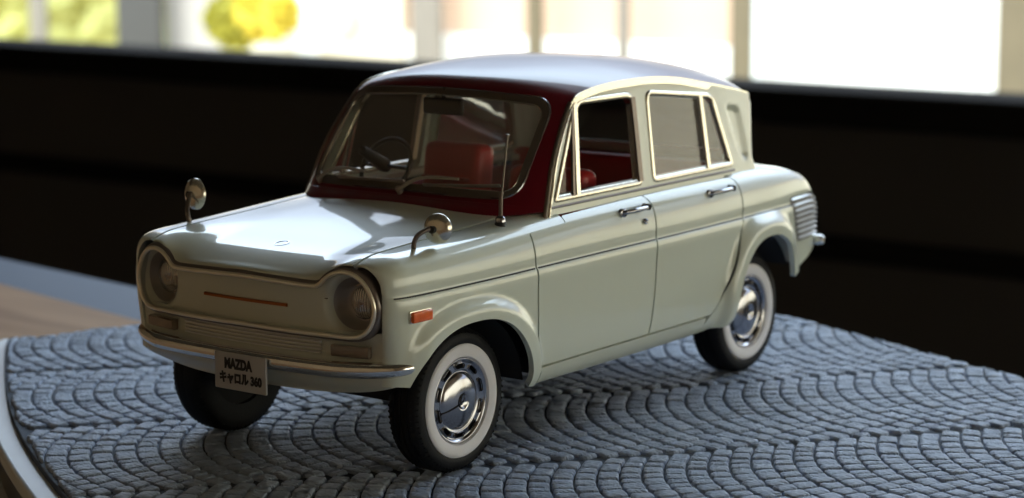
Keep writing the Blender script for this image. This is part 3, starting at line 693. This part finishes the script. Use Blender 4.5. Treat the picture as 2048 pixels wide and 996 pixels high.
# -------- side details
fl_ = lambda s: s > 0
for s in (1, -1):
    P = BODY if s > 0 else mirror_y(BODY)
    L_ = empty('side_indicator', (1.247, s * .628, .602), car); L_.rotation_euler = (0, 0, s * -.06)
    rbox('lens', (.096, .022, .036), ORANGE, L_, (0, s * .004, 0), .006, 3); rbox('base', (.104, .014, .042), CREAMCHR, L_, (0, -s * .003, 0), .004, 2)
    for dr, x0, lock in ((D[s][0], -.035, True), (D[s][1], -.655, False)):
        h = empty('door_handle', (x0, s * .628, .798), dr)
        sweep('grip', catmull([(.080, s * -.004, -.004), (.066, s * .010, -.002), (.03, s * .021, 0), (-.03, s * .023, .001), (-.052, s * .020, .001)], 5), circ(.0085, 8, .8, 1), CHROMES, h)
        lathe('push_button', [(-.012, .013), (.014, .013), (.018, .011), (.018, .0)], CHROMES, h, 'y', 20, (-.066, s * .006, .002)).scale = (1, s, 1)
        lathe('escutcheon', [(-.012, .016), (.002, .016), (.004, .012), (.004, 0)], CHROMES, h, 'y', 20, (.068, s * -.004, -.006)).scale = (1.4, s, 1)
        if lock: lathe('door_lock', [(-.01, .011), (.008, .011), (.011, .008), (.008, .004), (.008, 0)], CHROMES, dr, 'y', 18, (-.098, s * .631, .745)).scale = (1, s, 1)
    # louvres on the rear wing
    lv = empty('rear_louvre', (-1.38, s * .60, .60), car)
    for i in range(8):
        f = i / 7; z = .686 - f * .166; xa = -1.238 - .055 * f; xb = -1.517 + .004 * f
        us = np.linspace(xa, xb, 12); v0 = (z - .232) / (.683 - .232) if z < .683 else 1.02
        p = P(us, np.full(12, v0)); p[:, 1] += s * .004; p -= np.array([-1.38, s * .60, .60])
        sweep('louvre_slat', p, [(a * s, b) for a, b in ((-.004, -.0085), (.009, -.004), (.010, .002), (-.003, .0085))][::1], SILVER, lv, scale=[.5, .9] + [1] * 9 + [.8])
    LV = [(-1.225, .698), (-1.29, .505), (-1.60, .505), (-1.60, .698)]
    trim('louvre_shade_patch', P, us_range(-1.53, -1.20, .012), VS1, [lambda u, v, x, y, z: sdpoly(LV, x, z)], DARKPL, lv, thick=0, off=.0015, flip=fl_(s)).location = (1.38, -s * .60, -.60)  # dark patch laid on the wing for the shade between slats
    # fender mirror
    mr_ = empty('fender_mirror', (1.143, s * .52, .788), car)
    lathe('mirror_foot', [(0, .022), (.006, .020), (.010, .010), (.012, 0)], CHROMES, mr_, 'z', 20, (0, 0, .0)).scale = (1.6, 1, 1)
    pm = Vector((-.068, s * .046, .076 if s > 0 else .104))
    sweep('mirror_stalk', catmull([(0, 0, 0), (.006, s * .006, .035), (-.004, s * .018, .062), (-.035, s * .035, pm.z + .002), (-.052, s * .042, pm.z + .003)], 6), circ(.0085, 10), DULL, mr_, up=(0, 1, 0))
    hd = lathe('mirror_head', [(.022, 0), (.021, .014), (.017, .028), (.009, .042), (0, .0505), (-.010, .0515), (-.012, .049)], CREAMCHR, mr_, 'x', 36, pm)
    hd.rotation_euler = (0, -.05, s * .18); hd.scale = (1, 1, 1) if s > 0 else (1.12, 1.12, 1.12)
    g = lathe('mirror_glass', [(-.0115, .049), (-.0112, 0)], CHROMES, mr_, 'x', 36, pm); g.rotation_euler = (0, -.05, s * .18)
    lathe('mirror_joint', [(.0, .0), (.0, .012), (.02, .013), (.022, 0)], BLACKT, mr_, 'x', 16, pm + Vector((.012, 0, 0)))
# antenna
an = empty('antenna', (.68, .535, .802), car)
lathe('antenna_base', [(-.01, .021), (.028, .021), (.032, .018), (.046, .016), (.050, .008), (.05, 0)], BLACKT, an, 'z', 20)
lathe('base_cap', [(.033, .0185), (.046, .0175), (.053, .012), (.054, 0)], CHROMES, an, 'z', 20)
sweep('antenna_mast', [(0, 0, .04), (-.004, 0, .12), (-.008, 0, .135)], circ(.0075, 8), DULL, an, up=(0, 1, 0))
sweep('antenna_rod', [(-.006, 0, .11), (-.045, 0, .330)], circ(.0036, 8), DULL, an, up=(0, 1, 0))
lathe('antenna_tip', [(-.006, 0), (-.004, .007), (.004, .007), (.006, 0)], DULL, an, 'z', 12, (-.045, 0, .332))

# -------- greenhouse
PC = [(.66, .84), (.635, .862), (.605, .878), (.588, .892), (.50, 1.0), (.42, 1.10), (.34, 1.20), (.312, 1.240), (.288, 1.268), (.24, 1.292), (.12, 1.315), (-.05, 1.331), (-.25, 1.337), (-.5, 1.325), (-.7, 1.307), (-.9, 1.277), (-1.07, 1.238), (-1.130, 1.212), (-1.150, 1.180)]
PE = [(.475, .570, .800), (.465, .567, .825), (.455, .563, .852), (.443, .559, .875), (.386, .541, 1.0), (.318, .524, 1.10), (.240, .508, 1.192), (.207, .504, 1.218), (.172, .502, 1.236), (.12, .501, 1.247), (.03, .501, 1.259), (-.12, .501, 1.266), (-.3, .501, 1.265), (-.5, .500, 1.249), (-.7, .497, 1.216), (-.9, .492, 1.181), (-1.05, .486, 1.150), (-1.09, .482, 1.138), (-1.098, .478, 1.125)]
PW = [4.6, 4.6, 4.6, 4.6, 4.6, 4.6, 4.2, 3.8, 3.3, 3.0, 2.7, 2.6, 2.6, 2.6, 2.6, 2.7, 3.2, 3.6, 4]
ns = len(PC); ii = np.arange(ns)
cX, cZ = Curve(ii, [p[0] for p in PC]), Curve(ii, [p[1] for p in PC]); eX, eY, eZ = (Curve(ii, [p[k] for p in PE]) for k in range(3)); pW = Curve(ii, PW)
def ROOF(u, t):
    t = np.asarray(t, float); a = np.abs(t); f = a ** pW(u)
    return np.stack([cX(u) + (eX(u) - cX(u)) * f, np.sign(t) * eY(u) * np.sin(np.clip(a, 0, 1) * PI / 2 * .86) / math.sin(PI / 2 * .86) * (1) if False else t * eY(u), cZ(u) + (eZ(u) - cZ(u)) * f], -1)
WS = [(-.492, .889), (0, .895), (.492, .889), (.472, 1.226), (.25, 1.243), (0, 1.249), (-.25, 1.243), (-.472, 1.226)]
WSO = round_poly(WS, [.075, .2, .075, .085, .1, .1, .1, .085], 7)
WSI = offset_poly(WSO, .024); WSM = offset_poly(WSO, .013)
tt = np.sin(np.linspace(-PI / 2, PI / 2, 90)) * .5 + np.linspace(-1, 1, 90) * .5
roof = trim('roof', ROOF, np.linspace(0, ns - 1, 150), tt, [lambda u, v, x, y, z: np.where(u < 9, -sdpoly(WSO, y, z), 1), lambda u, v, x, y, z: z - .838 - .006 * sstep(.50, .55, np.abs(y))], MAROON, car, thick=.016, flip=True)
def tune(o): return o
gl = trim('windscreen', ROOF, np.linspace(2, 8.2, 40), np.linspace(-.97, .97, 60), [lambda u, v, x, y, z: sdpoly(WSI, y, z) + .004], GLASSW, car, thick=0, off=-.007, flip=True)
trim('windscreen_rubber', ROOF, np.linspace(2, 8.6, 70), np.linspace(-1, 1, 110), [lambda u, v, x, y, z: sdpoly(WSO, y, z) + .002, lambda u, v, x, y, z: -sdpoly(WSI, y, z)], DULL, car, thick=.012, off=.004, flip=True)
# bright bead around the rubber
def on_roof_yz(y, z):
    lo, hi = 2.0, 9.0
    for _ in range(40):
        mid = (lo + hi) / 2; p = ROOF(np.array([mid]), np.array([y / float(eY(mid))]))[0]
        if p[2] < z: lo = mid
        else: hi = mid
    return p
bead = np.array([on_roof_yz(y, z) for y, z in WSO]); bead[:, 0] += .004; bead[:, 2] += .002
sweep('windscreen_bead', bead, circ(.0032, 6), CHROMES, gl, closed=True, up=(1, 0, .6))
bead = np.array([on_roof_yz(y, z) for y, z in WSI]); bead[:, 0] += .003
sweep('windscreen_bead', bead, circ(.0022, 6), CREAMCHR, gl, closed=True, up=(1, 0, .6))
# headliner
trim('headliner', ROOF, np.linspace(7.2, ns - 1.2, 40), np.linspace(-.96, .96, 30), [], HEADL, car, thick=0, off=-.03, flip=True)
# cowl strip between hood and roof panel
cw = np.array([[.590 - .17 * (abs(y) / .47) ** 3 + .006, y, 0] for y in np.linspace(-.50, .50, 40)])
cw[:, 2] = [float(sec(np.array([c_[0]]), np.array([3 - min(abs(c_[1]) / .47, 1)]))[1][0]) + .001 for c_ in cw]
sweep('cowl_strip', cw, [(-.012, -.006), (.012, -.006), (.010, .003), (-.010, .003)], DULL, car)
# chrome gutter and A pillar trim
def edge_path(u0, u1, n, dy, dz, dx=0):
    u = np.linspace(u0, u1, n); return np.stack([eX(u) + dx, eY(u) + dy, eZ(u) + dz], -1)
for s in (1, -1):
    g1 = edge_path(6.2, 17.2, 90, .004, -.012); g1[:, 1] *= s
    k = np.concatenate([np.linspace(.5, 1, 20), np.ones(62), np.linspace(1, .5, 8)])
    prof = [(-.010, -.012), (.008, -.014), (.012, -.009), (.011, .006), (.005, .013), (-.008, .016)]
    if s < 0: prof = [(-a, b) for a, b in prof][::-1]
    prof = [(-a, b) for a, b in prof][::-1]
    sweep('roof_gutter', g1, prof, CREAMCHR, car, scale=k)
    g2 = edge_path(.6, 6.6, 50, .002, 0, -.004); g2[:, 1] *= s
    sweep('pillar_trim', g2, circ(.0085, 8, 1, .8), DULL, car)
    g3 = edge_path(.6, 6.6, 50, .004, 0, -.026); g3[:, 1] *= s
    sweep('pillar_trim', g3, circ(.007, 8), CREAMCHR, car)
# side wall of the cabin
SB = Curve([.80, .86, .95, 1.05, 1.15, 1.24, 1.28], [.572, .5615, .547, .532, .516, .501, .494])
gutX = Curve([p[0] for p in PE[5:]][::-1], [p[2] for p in PE[5:]][::-1])
apX = Curve([p[2] for p in PE[:9]], [p[0] for p in PE[:9]])
def SIDE(u, v): return np.stack([u, SB(v) - .012 * sstep(-.8, -1.15, u), v], -1)
OF = [(.412, .866), (-.190, .866), (-.200, 1.0), (-.218, 1.190), (-.130, 1.232), (.165, 1.212), (.205, 1.192)]
OF = [(.400, .866), (-.192, .866), (-.216, 1.223), (.165, 1.224), (.216, 1.180)]
OR = [(-.262, .866), (-.868, .866), (-.775, 1.150), (-.74, 1.172), (-.285, 1.222)]
OFr = round_poly(OF, [.03, .03, .075, .03, .02], 7); ORr = round_poly(OR, [.03, .035, .06, .03, .05], 7)
CP = round_poly([(-.860, 1.112), (-.965, 1.095), (-1.000, .90), (-.965, .880), (-.925, .93)], .03, 5)
def SIDEC(u, v):
    p = SIDE(u, v); p[:, 1] -= .012 * sstep(-.003, .012, sdpoly(CP, p[:, 0], p[:, 2])); return p
for s in (1, -1):
    P = SIDEC if s > 0 else mirror_y(SIDEC); Pf = SIDE if s > 0 else mirror_y(SIDE)
    RPX = lambda z: -1.110 + .050 * (1.14 - z) / .28 - np.where(z < .90, .10 * ((.90 - z) / .07) ** 2 * .35, 0)
    trim('pillar_panel', P, us_range(-1.12, .50, .012), us_range(.825, 1.27, .011),
         [lambda u, v, x, y, z: x - RPX(z) - .040, lambda u, v, x, y, z: gutX(x) - .004 - z, lambda u, v, x, y, z: apX(z) - .012 - x, lambda u, v, x, y, z: -sdpoly(OFr, x, z), lambda u, v, x, y, z: -sdpoly(ORr, x, z)], PAINT, car, thick=.03, flip=s > 0)
    def wframe(name, poly, w, mat, par, lift=.006):
        Q = [offset_poly(poly, d) for d in (-.001, .002, w * .35, w * .8, w, w)]; hh = (-.002, lift * .7, lift, lift * .85, lift * .4, -.028)
        V = []; F = []; n = len(poly)
        for q, h in zip(Q, hh):
            p = Pf(q[:, 0], q[:, 1]); p[:, 1] += s * h; V += [tuple(x) for x in p]
        for r in range(len(Q) - 1):
            for i in range(n):
                f = (r * n + i, r * n + (i + 1) % n, (r + 1) * n + (i + 1) % n, (r + 1) * n + i); F.append(f if s > 0 else f[::-1])
        return sharp(mesh(name, V, F, mat, par), 50)
    wframe('window_frame', OFr, .025, CREAMCHR, D[s][0]); wframe('window_frame', ORr, .021, CREAMCHR, D[s][1])
    # dividers
    def bar(x0, z0, x1, z1, w, mat, par, name='window_divider'):
        zz = np.linspace(z0, z1, 12); xx = x0 + (x1 - x0) * (zz - z0) / (z1 - z0); p = Pf(xx, zz); p[:, 1] += s * .002
        sweep(name, p, [(-.007, -w / 2), (-.003, -w / 2), (.005, -w * .35), (.007, 0), (.005, w * .35), (-.003, w / 2), (-.007, w / 2)] if s < 0 else [(.007, -w / 2), (.003, -w / 2), (-.005, -w * .35), (-.007, 0), (-.005, w * .35), (.003, w / 2), (.007, w / 2)], mat, par, up=(1, 0, 0))
    bar(.243, .880, .190, 1.214, .022, CREAMCHR, D[s][0]); bar(.272, .880, .212, 1.185, .012, DULL, D[s][0])
    bar(-.668, .880, -.668, 1.166, .022, CREAMCHR, D[s][1])
    Q1 = offset_poly(ORr, .018); Q0 = offset_poly(OFr, .020)
    trim('rear_window_glass', Pf, us_range(-.87, -.25, .04), us_range(.85, 1.22, .04), [lambda u, v, x, y, z: sdpoly(Q1, x, z)], GLASSR, D[s][1], thick=0, off=-.008, flip=s > 0)
    trim('quarter_light_glass', Pf, us_range(.19, .42, .03), us_range(.85, 1.2, .04), [lambda u, v, x, y, z: sdpoly(Q0, x, z), lambda u, v, x, y, z: x - (.283 - .20 * (z - .88))], GLASS, D[s][0], thick=0, off=-.008, flip=s > 0)
    # belt rubber and inner window ledge
    xs = us_range(-.86, .42, .05); p = Pf(xs, np.full(len(xs), .853)); p[:, 1] += s * .004
    sweep('belt_moulding', p, circ(.0050, 6), DULL, car)
    p = Pf(xs, np.full(len(xs), .85)); p[:, 1] -= s * .045
    sweep('inner_window_ledge', p, [(-.022, -.012), (.022, -.012), (.022, .008), (-.022, .008)], HEADL, car)
    # door card inside
    c1 = rbox('door_card', (1.42, .012, .47), REDC, car, (-.18, s * .556, .565), .004)
    c2 = rbox('armrest', (.5, .045, .04), REDV, c1, (.2, -s * .03, .0), .015)
    # dark window channel on the B side (inner)
    bar(-.176, .882, -.190, 1.20, .026, DULL, D[s][0], 'window_channel')
# rear corner and window
RPX = lambda z: -1.110 + .050 * (1.14 - z) / .28 - np.where(z < .90, .10 * ((.90 - z) / .07) ** 2 * .35, 0)
def REARG(u, v):
    a = np.abs(u); w = SB(v) - .012; th = np.clip((a - .8) / .2, 0, 1) * PI / 2
    y = np.where(a < .8, a / .8 * (w - .045), w - .045 + .045 * np.sin(th)); x = RPX(v) + .040 * (1 - np.cos(th))
    return np.stack([x, y * np.sign(u + 1e-12), v], -1)
RW = round_poly([(-.40, .90), (.40, .90), (.385, 1.11), (-.385, 1.11)], .05, 5)
trim('rear_pillars', REARG, np.linspace(-1, 1, 80), us_range(.83, 1.20, .012), [lambda u, v, x, y, z: -sdpoly(RW, y, z), lambda u, v, x, y, z: 1.205 - .07 * (np.abs(y) / .48) ** 3 - .012 - z], PAINT, car, thick=.02, flip=True)
trim('rear_window', REARG, np.linspace(-.8, .8, 20), us_range(.88, 1.13, .03), [lambda u, v, x, y, z: sdpoly(RW, y, z) + .003], GLASS, car, thick=0, off=-.008, flip=True)
sweep('rear_window_seal', [tuple(REARG(np.array([y / (SB(z) - .057) * .8]), np.array([z]))[0] + np.array([-.004, 0, 0])) for y, z in RW], circ(.006, 6), CHROMES, car, closed=True, up=(1, 0, 0))
# wipers
for (py, pz, tip, bl) in ((-.415, .892, (-.175, .936), ((-.31, .913), (.015, .922))), (.010, .888, (.265, .938), ((.11, .915), (.42, .930)))):
    wp = empty('wiper', tuple(on_roof_yz(py, pz + .004)), car); o0 = np.array(wp.location)
    def ON(y, z, k): return on_roof_yz(y, z) + np.array([k, 0, k * .6]) - o0
    a = [ON(py, pz, .014), ON(py + .06, pz + .028, .030), ON(py + .125, pz + .045, .030), ON(tip[0], tip[1], .024)]
    lathe('spindle', [(-.02, .012), (.020, .012), (.026, .009), (.026, 0)], WIPER, wp, 'x', 16, ON(py, pz, .0)).rotation_euler = (0, -.9, 0)
    sweep('wiper_arm', catmull(a, 5), circ(.0075, 8, 1, .7), WIPER, wp, up=(1, 0, .6), scale=np.linspace(1.25, .7, 16))
    b = [ON(bl[0][0] + (bl[1][0] - bl[0][0]) * k, bl[0][1] + (bl[1][1] - bl[0][1]) * k, .009) for k in np.linspace(0, 1, 10)]
    sweep('wiper_blade', b, [(-.004, -.005), (.004, -.005), (.003, .005), (-.003, .005)], WIPER, wp, up=(1, 0, .6))
    b2 = [p + np.array([.007, 0, .004]) for p in b]; sweep('blade_holder', b2, circ(.0032, 6), WIPER, wp, up=(1, 0, .6))

# -------- cabin
rbox('cabin_floor', (1.1, 1.12, .06), BLACKM, car, (-.10, 0, .27), .01)
rbox('underbody', (2.1, .74, .12), BLACKM, car, (-.05, 0, .27), .03)
rbox('front_crossmember', (.3, .7, .06), BLACKM, car, (1.15, 0, .38), .02)
rbox('firewall', (.05, 1.08, .50), BLACKM, car, (.60, 0, .56), .01)
db = rbox('dashboard', (.20, .90, .13), DARKPL, car, (.42, 0, .800), .04, 4); rbox('glove_shelf', (.05, .5, .06), REDC, db, (-.09, .22, -.08), .01)
rbox('rear_shelf', (.30, 1.0, .03), REDC, car, (-.98, 0, .845), .01)
def seat(name, x, y, w, top, tilt=.14):
    s_ = empty(name, (x, y, .30), car)
    rbox('cushion', (.44, w, .17), REDV, s_, (.20, 0, .20), .055, 4)
    b = rbox('backrest', (.12, w, top - .48), REDV, s_, (-.03 - (top - .48) * .05, 0, (top + .48) / 2 - .30), .05, 5, (0, -tilt, 0))
    bt = rbox('piping', (.125, w * .72, .012), REDC, s_, (-.032, 0, top - .44), .005, 2, (0, -tilt, 0))
seat('driver_seat', .02, -.225, .29, .995); seat('passenger_seat', .02, .235, .36, .93)
seat('rear_seat', -.78, 0, 1.06, .88, .2)
sw = empty('steering_wheel', (.30, -.30, .93), car); sw.rotation_euler = (0, -.50, 0)
R = [(0, .115 * math.cos(a), .115 * math.sin(a)) for a in np.linspace(0, 2 * PI, 41)[:-1]]
sweep('wheel_rim', R, circ(.009, 8), BLACKT, sw, closed=True, up=(1, 0, 0))
for a in (0, PI): sweep('spoke', [(0, .112 * math.cos(a), .0), (.02, .02 * math.cos(a), -.005)], circ(.008, 6), BLACKT, sw, up=(1, 0, 0))
lathe('horn_button', [(-.012, 0), (-.010, .02), (.015, .028), (.16, .018)], BLACKT, sw, 'x', 20)
im = empty('rear_view_mirror', (.318, 0, 1.180), car)
rbox('mirror_case', (.022, .185, .062), BLACKT, im, (0, 0, 0), .010, 3); sweep('mirror_stem', [(0, 0, .02), (-.01, 0, .065)], circ(.008, 8), BLACKT, im, up=(0, 1, 0))

# -------- wheels
def wheel_arch(s, x, xr):
    V = []; F = []; n = 30
    for k in range(n + 1):
        a = (.55 if x > 0 else .12) + (PI - .67) * k / n
        cx = (.325 if x > 0 else .27) * math.cos(a); cz = (.325 if x > 0 else .35) * math.sin(a)
        for yy, f in ((.615, 1), (.40, 1), (.40, .1)): V.append((x + cx * f, s * yy, .235 + cz * f))
    for k in range(n):
        for j in range(2):
            i = k * 3 + j; F.append((i, i + 3, i + 4, i + 1))
    mesh('wheel_arch_liner', V, F, BLACKM, car)
tyre_prof = [(-.060, .150), (-.064, .175), (-.068, .205), (-.064, .232), (-.052, .246), (-.030, .2515), (-.028, .2475), (-.024, .2515), (-.002, .253), (0, .249), (.004, .253), (.026, .2515), (.028, .2475), (.032, .2515), (.052, .246), (.064, .233), (.0665, .216), (.0668, .201), (.0655, .1995)]
def build_wheel(x, s):
    w = empty('wheel', (x, s * .510, .2525), car); w.scale = (1, s, 1)
    ty = lathe('tyre', tyre_prof, TYRE, w, 'y', 96)
    # shoulder sipes
    V = []; F = []
    for k in range(72):
        a = 2 * PI * k / 72; da = .014
        for (yy, r0_, r1_) in ((1, .236, .2525), (-1, .236, .2525)):
            b = len(V)
            for (aa, rr, y2) in ((a - da, r0_, .066), (a + da, r0_, .066), (a + da, r1_, .040), (a - da, r1_, .040), (a - da, r0_ - .01, .04), (a + da, r0_ - .01, .04)):
                V.append((rr * math.cos(aa), yy * y2, rr * math.sin(aa)))
            F += [(b, b + 1, b + 2, b + 3), (b + 1, b, b + 4, b + 5), (b + 2, b + 5, b + 4, b + 3), (b, b + 3, b + 4), (b + 1, b + 5, b + 2)]
    mesh('tread_blocks', V, F, TYRE, ty, False)['kind'] = 'stuff'
    lathe('whitewall', [(.0655, .1985), (.0700, .196), (.0725, .185), (.0720, .170), (.0680, .1545), (.055, .150)], WWALL, w, 'y', 96)
    def DISC(u, v):
        r = np.asarray(v); a = np.asarray(u)
        y = np.interp(r, [.0, .02, .028, .030, .050, .080, .095, .100, .104, .109, .112, .134, .138, .144, .148, .151], [.072, .072, .073, .0755, .0735, .0665, .0585, .0530, .0525, .0560, .0555, .0545, .058, .0630, .0620, .050])
        return np.stack([r * np.cos(a), y, r * np.sin(a)], -1)
    def slot(u, v, x_, y, z):
        k = np.round(u / (2 * PI / 10)) * (2 * PI / 10); du = (u - k) * .1215; dr = v - .1215
        return .0065 - (np.maximum(np.abs(dr), 0)) if False else -(np.hypot(np.maximum(np.abs(du) - .0160, 0), dr) - .0088)
    us = np.linspace(0, 2 * PI, 161); vs = np.array([.001, .010, .02, .0275, .0305, .036, .045, .055, .065, .075, .083, .089, .094, .098, .101, .104, .107, .110, .1125, .115, .118, .1215, .125, .128, .1305, .133, .136, .139, .142, .145, .148, .151])
    hc = trim('hubcap', DISC, us, vs, [lambda u, v, x_, y, z: -slot(u, v, x_, y, z)], CHROMES, w, thick=.006, flip=True)
    lathe('rim_inner', [(.030, .02), (.034, .145), (.045, .149)], BLACKM, w, 'y', 48)
    for k in range(10):
        a = 2 * PI * k / 10; pts = []
        for q in np.linspace(0, 2 * PI, 25)[:-1]:
            rr = .1215 + .0098 * math.sin(q); au = a + (math.copysign(.0160, math.cos(q)) * (1 if abs(math.cos(q)) > .05 else 0) + .0088 * math.cos(q)) / .1215
            yy = float(DISC(np.array([au]), np.array([rr]))[0][1]) + .0008; pts.append((rr * math.cos(au), yy, rr * math.sin(au)))
        sweep('slot_rim', pts, circ(.0020, 6), CHROMES, hc, closed=True, up=(0, 1, 0))
    # central emblem: shallow ring with a raised monogram
    lathe('emblem_ring', [(.0745, .025), (.0762, .0235), (.0735, .021), (.0728, .0)], CHROMES, hc, 'y', 32, (0, .0015, 0))
    V = []; sweep('emblem_mark', [(-.011, .0748, -.008), (-.011, .0748, .009), (0, .0748, -.002), (.011, .0748, .009), (.011, .0748, -.008)], circ(.0018, 6), CHROMES, hc, up=(0, 1, 0))
    lathe('backing_plate', [(-.05, .03), (-.045, .15), (-.055, .152)], BLACKM, w, 'y', 32)
    lathe('axle', [(-.30, .03), (.04, .03)], BLACKM, w, 'y', 12)
    w.rotation_euler = (0, .3 * x, 0)
    return w
for x in (.965, -.965):
    for s in (1, -1): build_wheel(x, s); wheel_arch(s, x + (.02 if x > 0 else -.02), 0)
